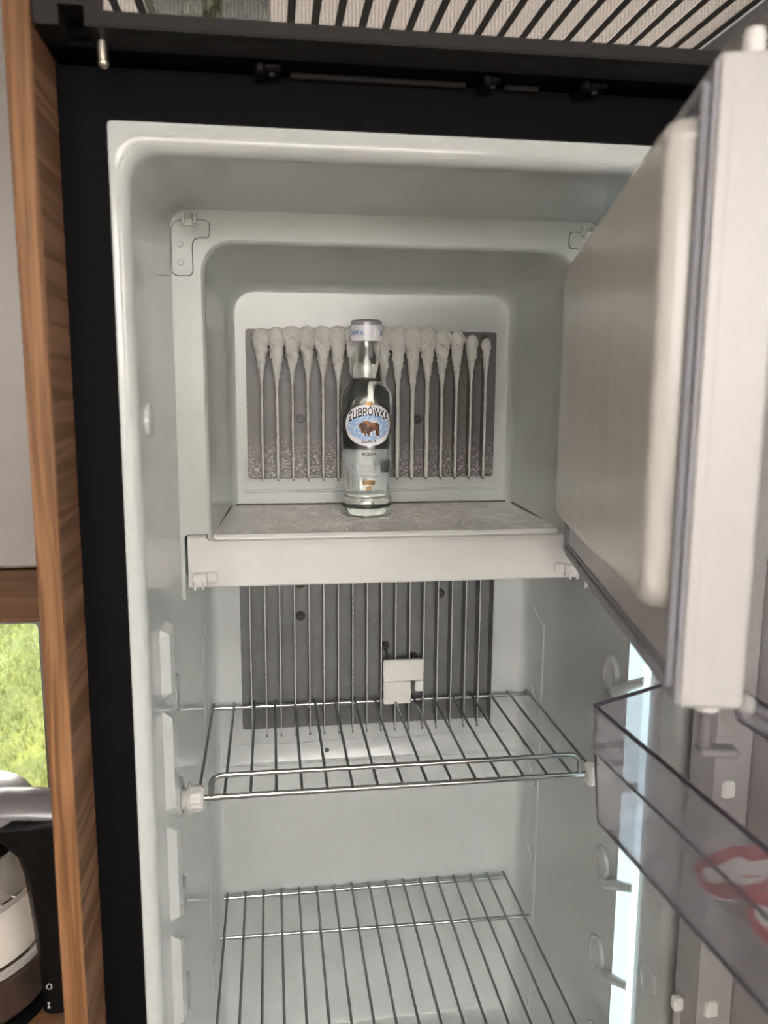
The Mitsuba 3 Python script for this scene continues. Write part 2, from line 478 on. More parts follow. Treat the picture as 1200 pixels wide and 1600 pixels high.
obj('kettle__power_base', klathe([(0, 0.0005), (0.088, 0.0005), (0.090, 0.004), (0.086, 0.010), (0.05, 0.012), (0, 0.012)]), 'mat_black')
obj('kettle__metal_base', klathe([(0, 0.013), (0.084, 0.013), (0.0865, 0.017), (0.085, 0.048), (0.083, 0.050), (0.0, 0.050)]), 'mat_kettle_base')
obj('kettle__glass_body', klathe([(0.0825, 0.0505), (0.081, 0.075), (0.0745, 0.125), (0.0690, 0.152), (0.0680, 0.160), (0.0660, 0.160), (0.0670, 0.152), (0.0725, 0.125), (0.079, 0.075), (0.0805, 0.0505), (0.0825, 0.0505)]), 'mat_pane', smooth=True)
prin('mat_ringglass', (0.62, 0.60, 0.57), 0.12, metal=0.3)
obj('kettle__glass_ring', klathe([(0.0815, 0.051), (0.0845, 0.053), (0.0845, 0.058), (0.0815, 0.060), (0.0800, 0.056), (0.0815, 0.051)]), 'mat_ringglass')
obj('kettle__water_line', klathe([(0.0742, 0.1075), (0.0755, 0.1085), (0.0752, 0.1125), (0.0738, 0.1130), (0.0742, 0.1075)]), 'mat_ringglass')
prin('mat_condensation', mikit.proc(cond), 0.3)
scene['mat_steam'] = {'type': 'blendbsdf', 'weight': 0.62, 'bsdf_0': {'type': 'thindielectric', 'int_ior': 1.1}, 'bsdf_1': {'type': 'twosided', 'bsdf': {'type': 'diffuse', 'reflectance': mikit.proc(cond)}}}
obj('kettle__condensation', klathe([(0.0718, 0.1140), (0.0668, 0.150), (0.0663, 0.150), (0.0713, 0.1140), (0.0718, 0.1140)]), 'mat_steam', smooth=True)
prin('mat_counter_reflection', (0.86, 0.83, 0.76), 0.5)  # cream reflection of the counter, painted as a band inside the glass
obj('kettle__reflection_band', klathe([(0.0790, 0.0615), (0.0728, 0.106), (0.0718, 0.106), (0.0780, 0.0615), (0.0790, 0.0615)]), 'mat_counter_reflection', smooth=True)
obj('kettle__rim', klathe([(0.0640, 0.156), (0.072, 0.156), (0.076, 0.1640), (0.0765, 0.1772), (0.0640, 0.1772), (0.0640, 0.156)]), 'mat_black')
obj('kettle__lid', klathe([(0.0, 0.1775), (0.074, 0.178), (0.078, 0.181), (0.074, 0.1870), (0.055, 0.1930), (0.03, 0.1962), (0.0, 0.1970)]), 'mat_kettle_lid')
# handle: from the lid outwards and down to the base on the right
hp = arc_path([(KX + 0.045, KY - 0.012, WT + 0.203), (KX + 0.085, KY - 0.02, WT + 0.205), (KX + 0.118, KY - 0.025, WT + 0.178), (KX + 0.122, KY - 0.03, WT + 0.09), (KX + 0.104, KY - 0.033, WT + 0.03)], 0.025)
ht = []
for x, zc, hy, hz in ((0.015, 0.1915, 0.018, 0.006), (0.045, 0.1915, 0.024, 0.0090), (0.075, 0.1895, 0.024, 0.0095), (0.100, 0.1860, 0.022, 0.0095), (0.116, 0.1810, 0.018, 0.0080), (0.122, 0.1770, 0.012, 0.0050)):
    b = np.arange(20) * 2 * math.pi / 20
    ht.append(np.column_stack([np.full(20, KX + x), KY - 0.012 + hy * np.cos(b), WT + zc + hz * np.sin(b)]))
obj('kettle__handle_top', loft(ht, True, True), 'mat_kettle_lid', smooth=60)
cols = []
for z, xi, xo in ((0.012, 0.0800, 0.122), (0.03, 0.0800, 0.124), (0.06, 0.0785, 0.124), (0.10, 0.0755, 0.124), (0.14, 0.0715, 0.124), (0.158, 0.067, 0.124), (0.172, 0.054, 0.123), (0.184, 0.036, 0.116)):
    rr = rrect(KX + xi, KX + xo, KY - 0.048, KY - 0.012, 0.010, 4)
    cols.append(np.column_stack([rr[:, 0], rr[:, 1], np.full(len(rr), WT + z)]))
obj('kettle__handle', loft(cols, True, True), 'mat_black_gloss', smooth=40)
for tx, dz in (('O', 0.036), ('I', 0.018)):
    t = meshkit.text_mesh(tx, 0.0055, 0.0004)
    t.vertices = np.column_stack([KX + 0.0855 + t.vertices[:, 0], KY - 0.0482 - t.vertices[:, 2], WT + dz + t.vertices[:, 1]])
    obj('kettle__switch_mark', t, 'mat_print', smooth=False)
lab('kettle', 'glass kettle with grey lid, black handle and bronze base on the worktop by the window', 'kettle')
lab('kettle__lid', 'grey domed lid'); lab('kettle__handle', 'black upright handle'); lab('kettle__metal_base', 'bronze metal base band')
lab('kettle__condensation', 'misted upper glass'); lab('kettle__switch_mark', 'white ring mark on the switch'); lab('kettle__switch_mark_001', 'white stroke mark on the switch')

# ================================================================== OVEN ABOVE THE FRIDGE
OY, OZ = -0.050, 0.3275
OX0, OX1 = -0.2325, 0.2700
obj('microwave_oven__housing', cbox(OX0, OX1, OY + 0.028, 0.40, OZ + 0.003, CEIL - 0.004, 0.002), 'mat_black')
fr = sbox(OX0, OZ, OX1, CEIL - 0.06).difference(sbox(-0.1970, OZ + 0.0085, 0.2150, 0.62))
nt = sbox(-0.2195, OZ - 0.001, -0.2060, OZ + 0.0105)
fr = fr.difference(nt)
obj('microwave_oven__door_frame', extrude_y(fr, OY, OY + 0.026), 'mat_ovenframe', smooth=False)
obj('microwave_oven__door_bevel', extrude_x(Polygon([(OY - 0.0005, OZ + 0.001), (OY + 0.026, OZ - 0.002), (OY + 0.026, OZ + 0.002), (OY + 0.003, OZ + 0.007), (OY - 0.0005, OZ + 0.006)]), -0.204, OX1), 'mat_ovenframe', smooth=False)
obj('microwave_oven__glass', cbox(-0.1975, 0.2155, OY + 0.004, OY + 0.009, OZ + 0.008, 0.625, 0.0005), 'mat_ovenglass', smooth=False)
obj('microwave_oven__control_strip', cbox(OX0, OX1, OY, OY + 0.027, CEIL - 0.0595, CEIL - 0.005, 0.002), 'mat_ovenframe')
obj('microwave_oven__underside', cbox(OX0, OX1, OY + 0.027, 0.40, OZ - 0.001, OZ + 0.0025, 0.0006), 'mat_black')
obj('microwave_oven__latch_pin', cat(cyl((-0.2005, OY + 0.018, OZ + 0.004), (-0.2000, OY + 0.018, OZ - 0.012), 0.0032, 14), trimesh.creation.icosphere(3, 0.0034).apply_translation([-0.2, OY + 0.018, OZ - 0.012])), 'mat_steel')
lab('microwave_oven__latch_pin', 'small brass-coloured latch pin')
for i, (x, w2) in enumerate(((-0.107, 0.016), (0.031, 0.012), (0.098, 0.018))):
    y = -0.008
    k = obj('microwave_oven__mounting_clip', cat(cbox(x - w2 / 2, x + w2 / 2, y - 0.010, y + 0.004, OZ - 0.0055, OZ - 0.0012), cbox(x - w2 / 2, x - w2 / 2 + 0.006, y - 0.012, y + 0.006, OZ - 0.008, OZ - 0.0012)), 'mat_black_gloss')
    obj(k + '__screw', cyl((x + 0.002, y - 0.003, OZ - 0.0056), (x + 0.002, y - 0.003, OZ - 0.0074), 0.0024, 16, 0.0016), 'mat_screw')
obj('microwave_oven__underside_rail', cat(*[cbox(a, b, -0.004, 0.000, OZ - 0.005, OZ - 0.0012, 0.0006) for a, b in ((-0.094, 0.018), (0.043, 0.066))]), 'mat_ovenframe')
lab('microwave_oven', 'black built-in oven above the fridge with a dark fine-mesh glass door', 'oven')
lab('microwave_oven__glass', 'dark reflective door glass with a fine screen behind it')

# ================================================================== FRIDGE
R = 'refrigerator'
lab(R, 'white-lined tower refrigerator with black surround, standing open with freezer flap and door swung right', 'refrigerator')
ZT, ZBOT = 0.2943, -0.660
# black surround
sr = sbox(-0.2335, FLOOR + 0.09, 0.2335, 0.3245).difference(sbox(-0.2054, ZBOT, 0.2054, ZT))
obj(R + '__surround', extrude_y(sr, 0.0005, 0.040), 'mat_black', smooth=False)
lab(R + '__surround', 'matt black frame around the opening')
obj(R + '__case', cat(cbox(-0.2330, 0.2330, 0.345, 0.44, FLOOR + 0.08, 0.3245)), 'mat_black')

# liner: flange, rounded lip, tapered walls, back
def liner_sec(y, hx, zt, zb, r):
    return xz(rrect(-hx, hx, zb, zt, r), y)


secs = [liner_sec(0.336, 0.2053, ZT, ZBOT, 0.003), liner_sec(0.0006, 0.2053, ZT, ZBOT, 0.003), liner_sec(0.0, 0.2047, ZT - 0.0006, ZBOT + 0.001, 0.003)]
for k in range(0, 7):
    a = math.radians(90 * k / 6)
    rr = 0.010
    secs.append(liner_sec(rr - rr * math.cos(a), 0.1935 + rr * (1 - math.sin(a)), 0.2765 + rr * (1 - math.sin(a)) * 0.9, ZBOT + 0.03, 0.018 - 0.006 * 0))
secs += [liner_sec(0.18, 0.1895, 0.2785, ZBOT + 0.03, 0.016), liner_sec(0.300, 0.1790, 0.276, ZBOT + 0.035, 0.016), liner_sec(0.312, 0.1765, 0.274, ZBOT + 0.036, 0.018),
         liner_sec(0.3185, 0.1715, 0.270, ZBOT + 0.040, 0.020), liner_sec(0.3205, 0.166, 0.265, ZBOT + 0.045, 0.022)]
obj(R + '__liner', loft(secs, True, True), 'mat_liner', smooth=35)
lab(R + '__liner', 'glossy white inner liner with rounded rim')

# freezer face frame with the recess
FY = 0.1795
hole = rpoly(-0.162, 0.162, -0.10, 0.2515, 0.024)
slot = rpoly(-0.1862, 0.1862, -0.2, 0.0028, 0.004)
face = unary_union([sbox(-0.1897, 0.0, 0.1897, 0.2788), rpoly(-0.1897, -0.1800, -0.057, 0.05, 0.0035), rpoly(0.1800, 0.1897, -0.057, 0.05, 0.0035)])
face = face.difference(hole.buffer(0.0035)).difference(slot)
obj(R + '__freezer_frame', extrude_y(face, FY, FY + 0.012), 'mat_freezer', smooth=25)
rec = [xz(rrect(-0.152, 0.152, -0.0058, 0.2350, [0.026] * 2 + [0.004] * 2), 0.3200), xz(rrect(-0.168, 0.168, -0.0058, 0.2575, [0.028] * 2 + [0.004] * 2), FY + 0.0125)]
for y, off, tz in ((FY, 0.0036, 0), (FY + 0.001, 0.0014, 0), (FY + 0.0035, 0.0, 0)):
    rec.append(xz(rrect(-0.162 - off, 0.162 + off, -0.004, 0.2515 + off, [0.024 + off] * 2 + [0.004] * 2), y))
rec += [xz(rrect(-0.1515, 0.1515, -0.004, 0.2365, [0.024] * 2 + [0.004] * 2), 0.303), xz(rrect(-0.1490, 0.1490, -0.003, 0.2325, [0.024] * 2 + [0.004] * 2), 0.313),
        xz(rrect(-0.1450, 0.1450, 0.000, 0.2285, [0.022] * 2 + [0.004] * 2), 0.3175), xz(rrect(-0.1430, 0.1430, 0.002, 0.2265, [0.020] * 2 + [0.004] * 2), 0.3182)]
obj(R + '__freezer_recess', loft(rec, True, True), 'mat_freezer', smooth=35)
lab(R + '__freezer_recess', 'white moulded freezer compartment')
obj(R + '__freezer_back_lip', tube([(-0.138, 0.3180, 0.0225), (0.138, 0.3180, 0.0225)], 0.0017, 10), 'mat_liner')

# freezer floor: plate and front band
ZS0, ZS1 = 0.0006, 0.0078


def floorplate():
    pts = [(-0.1835, 0.1950), (0.1835, 0.1950), (0.1835, 0.1960), (0.1495, 0.3165), (-0.1495, 0.3165), (-0.1835, 0.1960)]
    pts = [(-0.1610, 0.1950), (0.1610, 0.1950), (0.1495, 0.3160), (-0.1495, 0.3160)]
    m = extrude_z(Polygon(pts), -0.006, 0.0)
    v = m.vertices
    v[:, 2] += ZS0 + (ZS1 - ZS0) * (v[:, 1] - 0.195) / 0.125
    m.vertices = v
    return m


fk = R + '__freezer_floor'
obj(fk, floorplate(), 'mat_shelf', smooth=False)
bandp = Polygon([(0.1955, -0.0485), (0.1905, -0.0485), (0.1890, -0.0470), (0.1890, -0.0022), (0.1905, 0.0002), (0.1955, 0.0007)])
obj(fk + '__front_band', extrude_x(bandp, -0.1845, 0.1845), 'mat_white', smooth=20)
obj(fk + '__underside', cat(cbox(-0.1780, 0.1780, 0.1960, 0.300, -0.0480, -0.0065, 0.001), cbox(-0.166, 0.166, 0.3003, 0.3165, -0.0480, -0.0065, 0.001)), 'mat_white')
for s in (-1, 1):  # shade of the gap beside the plate, laid in as dark strips
    gap_strip = tube([(s * 0.1622, 0.1965, 0.0018), (s * 0.1505, 0.3155, 0.0088)], 0.0011, 8)
    obj(fk + '__gap_strip', gap_strip, 'mat_gap_dark')
obj(fk + '__gap_strip', tube([(-0.1505, 0.3165, 0.0086), (0.1505, 0.3165, 0.0086)], 0.0009, 8), 'mat_gap_dark')  # rear gap shade, drawn the same way
lab(fk, 'grey-white plate with patches of frost'); lab(fk + '__front_band', 'plain white front edge band')
# frost crumbs lying on the plate
rng = np.random.default_rng(8)
cr = []
for i in range(1300):
    while True:
        x, y = rng.uniform(-0.135, 0.10), rng.uniform(0.2, 0.306)
        dens = math.exp(-((x + 0.075) / 0.028) ** 2 - ((y - 0.232) / 0.02) ** 2) + 0.7 * math.exp(-((x - 0.03) / 0.035) ** 2 - ((y - 0.262) / 0.02) ** 2) + 0.07
        if abs(math.hypot(x + 0.0137, y - 0.271) - 0.027) < 0.004: dens = 1
        if math.hypot(x + 0.0137, y - 0.271) > 0.0265 and rng.random() < dens: break
    s = rng.uniform(0.0004, 0.0015)
    m = trimesh.creation.icosahedron()
    m.apply_scale([s, s, s * 0.6])
    m.apply_translation([x, y, ZS0 + (ZS1 - ZS0) * (y - 0.195) / 0.125 + s * 0.3])
    cr.append(m)
obj(fk + '__frost_crumbs', cat(*cr), 'mat_frost', smooth=False)
lab(fk + '__frost_crumbs', 'scattered white ice crumbs', kind='stuff')

# corner brackets for the flap, and clips on the band
def bracket(sx):
    L = unary_union([rpoly(-0.1885, -0.1720, 0.2250, 0.2650, 0.004), rpoly(-0.1885, -0.1575, 0.2560, 0.2695, 0.003), sbox(-0.1885, 0.24, -0.175, 0.2695)])
    L = L.difference(sbox(-0.19, 0.2595, -0.1785, 0.28)).union(Point(-0.1785, 0.2595).buffer(0.0100, quad_segs=10))
    L = L.buffer(0.006, quad_segs=8).buffer(-0.006, quad_segs=8)
    L = affinity.scale(L, sx, 1, origin=(0, 0))
    k = R + '__hinge_bracket' if sx > 0 else R + '__hinge_bracket_001'
    obj(k, extrude_y(L, FY - 0.0012, FY + 0.0005), 'mat_freezer', smooth=20)
    obj(k + '__outline', extrude_y(L.buffer(0.0007).difference(L.buffer(-0.0001)), FY - 0.0003, FY + 0.0003), 'mat_gap_dark', smooth=False)
    for dz in (0.2350, 0.2500):
        c = Point(sx * -0.1815, dz)
        obj(k + '__screw', extrude_y(c.buffer(0.0021), FY - 0.0020, FY - 0.0012), 'mat_freezer')
        obj(k + '__screw_ring', extrude_y(c.buffer(0.0024).difference(c.buffer(0.0019)), FY - 0.0015, FY - 0.0011), 'mat_gap_dark')
    x = sx * -0.1735
    obj(k + '__clip', cat(cbox(x - 0.0062, x - 0.0030, FY - 0.008, FY - 0.0012, 0.2655, 0.2745, 0.0008), cbox(x + 0.0030, x + 0.0062, FY - 0.008, FY - 0.0012, 0.2655, 0.2745, 0.0008),
                          cbox(x - 0.005, x + 0.005, FY - 0.005, FY - 0.0012, 0.2640, 0.2700, 0.0008)), 'mat_white')


bracket(1); bracket(-1)
lab(R + '__hinge_bracket', 'white corner plate with a dark outline and two screws'); 
for s in (-1, 1):
    xs = [-0.1800, -0.1675, -0.1585]
    k = R + '__pin_holder'
    a, b, c = (sorted((s * -xs[0], s * -xs[1])), sorted((s * -xs[1], s * -xs[2])), 0)
    obj(k, cat(cbox(a[0], a[1], 0.1790, 0.1889, -0.0455, -0.0335, 0.001), cbox(b[0], b[1], 0.1820, 0.1889, -0.0425, -0.0325, 0.001),
               cbox(min(s * 0.1790, s * 0.1768), max(s * 0.1790, s * 0.1768), 0.1770, 0.1800, -0.0475, -0.0400, 0.0006), cbox(min(s * 0.1720, s * 0.1700), max(s * 0.1720, s * 0.1700), 0.1770, 0.1800, -0.0475, -0.0400, 0.0006)), 'mat_white')

# round plugs in the side walls
def plug(x, y, z, sx, key):
    prof = np.array([(0, 0.0045), (0.0095, 0.0042), (0.0115, 0.0028), (0.0120, 0.0)])
    m = trimesh.creation.revolve(prof[::-1], sections=32)
    m.apply_transform(trimesh.transformations.rotation_matrix(sx * math.pi / 2, [0, 1, 0]))
    m.apply_translation([x, y, z])
    k = obj(key, m, 'mat_liner', smooth=40)
    return k


plug(-0.1934, 0.034, 0.110, 1, R + '__wall_plug')
plug(0.1936, 0.020, -0.3475, -1, R + '__wall_plug')

# evaporators
def finned(key, x0, x1, z0, z1, xs, yb, yf, fz0, fz1, mat, taper):
    plate = extrude_y(rpoly(x0, x1, z0, z1, 0.003), yb - 0.0022, yb)
    obj(key + '__plate', plate, mat, smooth=20)
    for x in xs:
        poly = Polygon([(yb - 0.002, fz0 + taper), (yf + 0.001, fz0), (yf, fz0 + 0.003), (yf, fz1 - 0.004), (yf + 0.004, fz1), (yb - 0.002, fz1)])
        obj(key + '__fin', extrude_x(poly, x - 0.00065, x + 0.00065), mat, smooth=False)


EU = R + '__freezer_evaporator'
ux = [-0.1172 + 0.01554 * i for i in range(16)]
finned(EU, -0.1330, 0.1310, 0.036, 0.190, ux, 0.3180, 0.2985, 0.0350, 0.187, 'mat_alu', 0.004)
lab(EU, 'grey finned cooling plate with frosted fins')
rng = np.random.default_rng(3)
ztops = np.interp(np.arange(16), [0, 2, 8, 11, 13, 14, 15], [0.190, 0.1925, 0.1945, 0.193, 0.190, 0.186, 0.183])
for i, x in enumerate(ux):
    zt = ztops[i]
    amt = np.interp(i, [0, 2, 9, 12, 14, 15], [1.0, 1.0, 1.15, 0.9, 0.5, 0.25])
    if i in (0,): amt = 0.9
    secs = []
    zs = np.concatenate([zt - 0.0005 - 0.0085 * (1 - np.sin(np.linspace(0.12, 1, 7) * math.pi / 2))[::-1] * 0, []]) if False else None
    zz = np.concatenate([[zt, zt - 0.0008, zt - 0.0022, zt - 0.0045, zt - 0.0075], np.linspace(zt - 0.011, 0.045, 64), [0.0375]])
    tail = rng.uniform(0.0011, 0.0015) + (0.0008 if 8 <= i <= 11 else 0)
    lz = (0.052 + rng.uniform(-0.004, 0.008)) * (0.6 + 0.4 * amt)
    for z in zz:
        t = (zt - z)
        wmax = 0.0098 * min(1, 0.35 + 0.65 * amt)
        if t < 0.0075:
            wd = wmax * math.sqrt(max(0.02, 1 - (1 - t / 0.0075) ** 2))
        else:
            q = min(1, (t - 0.0075) / lz)
            wd = tail + (wmax - tail) * (1 - q) ** 1.2
        if z < 0.04: wd *= 0.6
        dpth = 0.0016 + 0.72 * wd
        a = np.arange(18) * 2 * math.pi / 18
        loop = np.column_stack([x + wd * np.cos(a), 0.2992 + 0.25 * dpth + dpth * np.sin(a), np.full(18, z)])
        nz = meshkit.fbm(loop * 520 + i * 7.7, 3, 2) - 0.5
        k = 0.0075 if wd > 0.0022 else 0.0012
        c0 = np.array([x, 0.3002, z])
        rad = loop - c0; rad[:, 2] = 0
        loop = loop + rad / np.maximum(np.linalg.norm(rad, axis=1, keepdims=True), 1e-6) * nz[:, None] * min(k, wd * 1.2)
        secs.append(loop)
    obj(EU + '__frost_clump', loft(secs, True, True), 'mat_frost', smooth=50)


def screw(key, x, y, z):
    k = obj(key, cyl((x, y, z), (x, y - 0.0035, z), 0.0048, 20, 0.0044), 'mat_screw')
    return k


def screw_at(key, x, y, z):
    obj(key, cat(cyl((x, y, z), (x, y - 0.002, z), 0.0052, 20), cyl((x, y - 0.002, z), (x, y - 0.0042, z), 0.0038, 6, 0.0034)), 'mat_screw', smooth=30)


screw_at(EU + '__screw', -0.0778, 0.3157, 0.0985)
screw_at(EU + '__screw', 0.0460, 0.3157, 0.0985)

EL = R + '__cooler_evaporator'
lx = [-0.1335 + 0.015625 * i for i in range(18)]
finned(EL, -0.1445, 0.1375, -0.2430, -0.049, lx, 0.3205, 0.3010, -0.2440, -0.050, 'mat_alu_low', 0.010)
lab(EL, 'grey aluminium finned cooling plate below the freezer')
for (x, z) in ((-0.0798, -0.115), (-0.0798, -0.079), (0.0746, -0.094), (0.0130, -0.152), (0.0446, -0.166)):
    screw_at(EL + '__screw', x, 0.3182, z)
obj(EL + '__sensor_clip', cat(cbox(0.0085, 0.0535, 0.2945, 0.3000, -0.1865, -0.1620 + -0.0, 0.0012)), 'mat_white')
obj(EL + '__sensor_clip_lower', cat(cbox(0.0090, 0.0395, 0.2950, 0.3000, -0.2125, -0.1870, 0.0012), cbox(0.0440, 0.0535, 0.2950, 0.3000, -0.1990, -0.1870, 0.0012)), 'mat_white')
obj(EL + '__sensor_wire', cat(tube([(0.0130, 0.3172, -0.153), (0.0165, 0.306, -0.163), (0.0185, 0.297, -0.170)], 0.0014, 8), tube([(0.0446, 0.3172, -0.166), (0.0452, 0.305, -0.170), (0.0450, 0.297, -0.172)], 0.0022, 10)), 'mat_steel')
lab(EL + '__sensor_clip', 'white plastic sensor clip')
# meltwater drops on the fins
rng = np.random.default_rng(12)
dm = []
for i in range(170):
    x = rng.uniform(-0.140, 0.135); z = rng.uniform(-0.235, -0.055)
    m = trimesh.creation.icosphere(1, rng.uniform(0.0005, 0.0012)); m.apply_scale([1, 0.5, 1.2]); m.apply_translation([x, 0.3181, z]); dm.append(m)
for x in lx:
    for k in range(5):
        m = trimesh.creation.icosphere(1, rng.uniform(0.0006, 0.0012)); m.apply_translation([x + rng.choice([-1, 1]) * 0.0006, rng.uniform(0.3012, 0.31), rng.uniform(-0.238, -0.06)]); dm.append(m)
    m = trimesh.creation.icosphere(1, 0.0013); m.apply_scale([1, 1, 1.5]); m.apply_translation([x, 0.3025, -0.2445]); dm.append(m)
obj(EL + '__meltwater_drops', cat(*dm), 'mat_droplet', smooth=True)
lab(EL + '__meltwater_drops', 'small drops of meltwater', kind='stuff')

# drip ledge under the lower plate
led = Polygon([(0.3195, -0.262), (0.3155, -0.270), (0.3120, -0.2795), (0.3128, -0.2825), (0.3195, -0.2870)])
obj(R + '__drip_ledge', extrude_x(led, -0.1655, 0.1655), 'mat_liner', smooth=15)
obj(R + '__drain_hole', cyl((-0.052, 0.3160, -0.2705), (-0.052, 0.3140, -0.2710), 0.0024, 14), 'mat_gap_dark')

# shelf rails on the side walls with their sockets
SZ = [-0.1205, -0.2130, -0.3055, -0.3980, -0.4905, -0.583]


def wx(y): return 0.1935 - (0.1935 - 0.1895) * (y - 0.01) / 0.17


for s in (-1, 1):
    x0 = wx(0.08)
    # front rail pieces between the sockets, their ends cut along the insertion ramps
    def zr(z0, y): return z0 + 0.019 - 0.57 * (y - 0.052)
    if s < 0:
        ys = [0.0480, 0.0520, 0.0770, 0.0860]
        hs = [0.0, 0.0066, 0.0060, 0.0]
        for k_, z0 in enumerate(SZ + [-0.64]):
            tops = [-0.045 + (0 if q else -0.006) for q in hs] if k_ == 0 else [zr(SZ[k_ - 1], y) - (0.0085 if q else 0.0065) for y, q in zip(ys, hs)]
            bots = [zr(z0, y) + (0.0035 if q else 0.0015) for y, q in zip(ys, hs)]
            lo = []
            for zz_, e in ((tops, 0.0), ([t - 0.004 for t in tops], 1.0), ([b + 0.004 for b in bots], 1.0), (bots, 0.15)):
                lp = [(s * (wx(y) - (q * e + 0.0002 if q else -0.0012)), y, z) for y, q, z in zip(ys, hs, zz_)]
                lo.append(np.array(lp))
            obj(R + '__shelf_rail', loft(lo, True, True), 'mat_liner', smooth=False)
    for z in SZ:
        # ring round the socket, with the insertion ramp towards the front
        a = np.radians(np.linspace(-95, 215, 26))
        cyy, czz = 0.1176, z
        ring = np.column_stack([np.full(26, s * (wx(cyy) - 0.0004)), cyy + 0.0125 * np.cos(a), czz + 0.0150 * np.sin(a)])
        ring[:, 0] = [s * (wx(q) - 0.0008) for q in ring[:, 1]]
        k = obj(R + '__shelf_socket', tube(ring, 0.0027, 8), 'mat_liner', smooth=60)
        dish = lathe([(0, 0.0012), (0.006, 0.0016), (0.0105, 0.0032), (0.0125, 0.0036), (0.0125, 0.0), (0, 0.0)], 28)
        dish.apply_transform(trimesh.transformations.rotation_matrix(-s * math.pi / 2, [0, 1, 0])); dish.apply_scale([1, 1, 1.15]); dish.apply_translation([s * (wx(cyy) + 0.0008), cyy, czz])
        obj(k + '__dish', dish, 'mat_liner', smooth=50)
        path = np.array([(0.1165, z - 0.0150), (0.108, z - 0.0128), (0.098, z - 0.0075), (0.084, z + 0.0010), (0.068, z + 0.0100), (0.050, z + 0.0200)])
        ramp = []
        for q, (y, zc) in enumerate(path):
            w2 = (0.0040, 0.0058, 0.0062, 0.0060, 0.0056, 0.0050)[q]
            hgt = (0.0022, 0.0055, 0.0076, 0.0078, 0.0074, 0.0066)[q]
            ramp.append(np.array([(s * (wx(y) + 0.001), y, zc + w2 * math.cos(b)) if j in (0, 6) else (s * (wx(y) - hgt * math.sin(b)), y, zc + w2 * math.cos(b)) for j, b in enumerate(np.radians(np.linspace(0, 180, 7)))]))
        if s > 0: obj(k + '__ramp', loft(ramp, True, True), 'mat_liner', smooth=50)
    # rear rail: thin step line with slanted rests
    xr = 0.1815
    obj(R + '__rear_rail', cat(extrude_z(Polygon([(s * (xr + 0.0025), 0.2695), (s * (xr - 0.0012), 0.2735), (s * (xr - 0.0020), 0.2765), (s * (xr + 0.0015), 0.2800)]), -0.62, -0.120)), 'mat_liner', smooth=False)
    for z in SZ:
        obj(R + '__rack_rest', tube([(s * (0.1783), 0.3050, z + 0.014), (s * 0.1798, 0.292, z + 0.003), (s * 0.1808, 0.280, z - 0.004)], [0.0008, 0.0019, 0.0019], 8), 'mat_liner')

# light strip on the right wall
scene['mat_lens'] = {'type': 'twosided', 'bsdf': {'type': 'roughplastic', 'diffuse_reflectance': {'type': 'rgb', 'value': [0.2, 0.21, 0.21]}, 'alpha': 0.15}}
LAMP = (0.13, 0.178, 0.182)
lens = cbox(wx(0.07) - 0.0025, wx(0.07) + 0.003, 0.0535, 0.0835, -0.61, 0.262, 0.0008)
obj(R + '__light_strip', lens, 'mat_lens', smooth=False, emitter={'type': 'area', 'radiance': {'type': 'rgb', 'value': list(LAMP)}})
lens2 = cbox(wx(0.05) - 0.0045, wx(0.05) + 0.003, 0.0480, 0.0525, -0.61, 0.262, 0.0012)
obj(R + '__light_strip__edge', lens2, 'mat_lens', smooth=False, emitter={'type': 'area', 'radiance': {'type': 'rgb', 'value': [v * 1.4 for v in LAMP]}})
lab(R + '__light_strip', 'glowing white interior light strip')

# ------------------------------------------------------------------ freezer flap (open, seen along its inner face)
FA = np.array([0.0611, -0.2362]); FB = np.array([0.151, 0.140])      # inner face line: free end, hinge end
fd = (FA - FB) / np.linalg.norm(FA - FB)                                # hinge -> free end
fn_ = np.array([fd[1], -fd[0]]); fn_ = fn_ if fn_[0] < 0 else -fn_      # inner face normal (to the left)
FL = np.linalg.norm(FA - FB)
TILT = 0.0160 / FL


def flap(m):
    """local: x along the flap from its hinge, y out of the inner face, z up"""
    v = m.vertices
    w3 = np.column_stack([FB[0] + fd[0] * v[:, 0] + fn_[0] * v[:, 1], FB[1] + fd[1] * v[:, 0] + fn_[1] * v[:, 1], v[:, 2] - 0.0160 + TILT * v[:, 0]])
    o = trimesh.Trimesh(w3, m.faces, process=False)
    o.fix_normals()
    return o


FK = R + '__freezer_door'
H = 0.262
obj(FK, flap(cat(cbox(-0.004, FL, -0.0275, -0.0005, 0.0, H, 0.0016))), 'mat_flap_body')
lab(FK, 'open white freezer flap seen from its free end')
# inner moulded panel
ip = []
for y, off, r in ((0.0, 0.0, 0.012), (0.0070, 0.0010, 0.012), (0.0110, 0.0026, 0.012), (0.0132, 0.0052, 0.011), (0.0138, 0.0090, 0.010)):
    rr = rrect(0.022 + off, 0.3715 - off, 0.0375 + off, 0.2475 - off, r)
    ip.append(np.column_stack([rr[:, 0], np.full(len(rr), y), rr[:, 1]]))
obj(FK + '__inner_panel', flap(loft(ip, False, True)), 'mat_flap', smooth=40)
lab(FK + '__inner_panel', 'grey-white moulded panel, damp with frost streaks')
def rect_frame(x0, x1, z0, z1, w):
    return sbox(x0, z0, x1, z1).difference(sbox(x0 + w, z0 + w, x1 - w, z1 - w))
gk = extrude_y(rect_frame(0.003, FL - 0.0015, 0.002, H - 0.003, 0.011), -0.0006, 0.0006)
ga, gb, gc, gd = 0.009, FL - 0.0085, 0.0085, H - 0.0095
gk2 = cat(*[tube([(p[0], 0.0014, p[1]), (q[0], 0.0014, q[1])], 0.0021, 10) for p, q in (((ga, gc), (gb, gc)), ((gb, gc), (gb, gd)), ((gb, gd), (ga, gd)), ((ga, gd), (ga, gc)))])
obj(FK + '__gasket', flap(cat(gk, gk2)), 'mat_gasket', smooth=30)
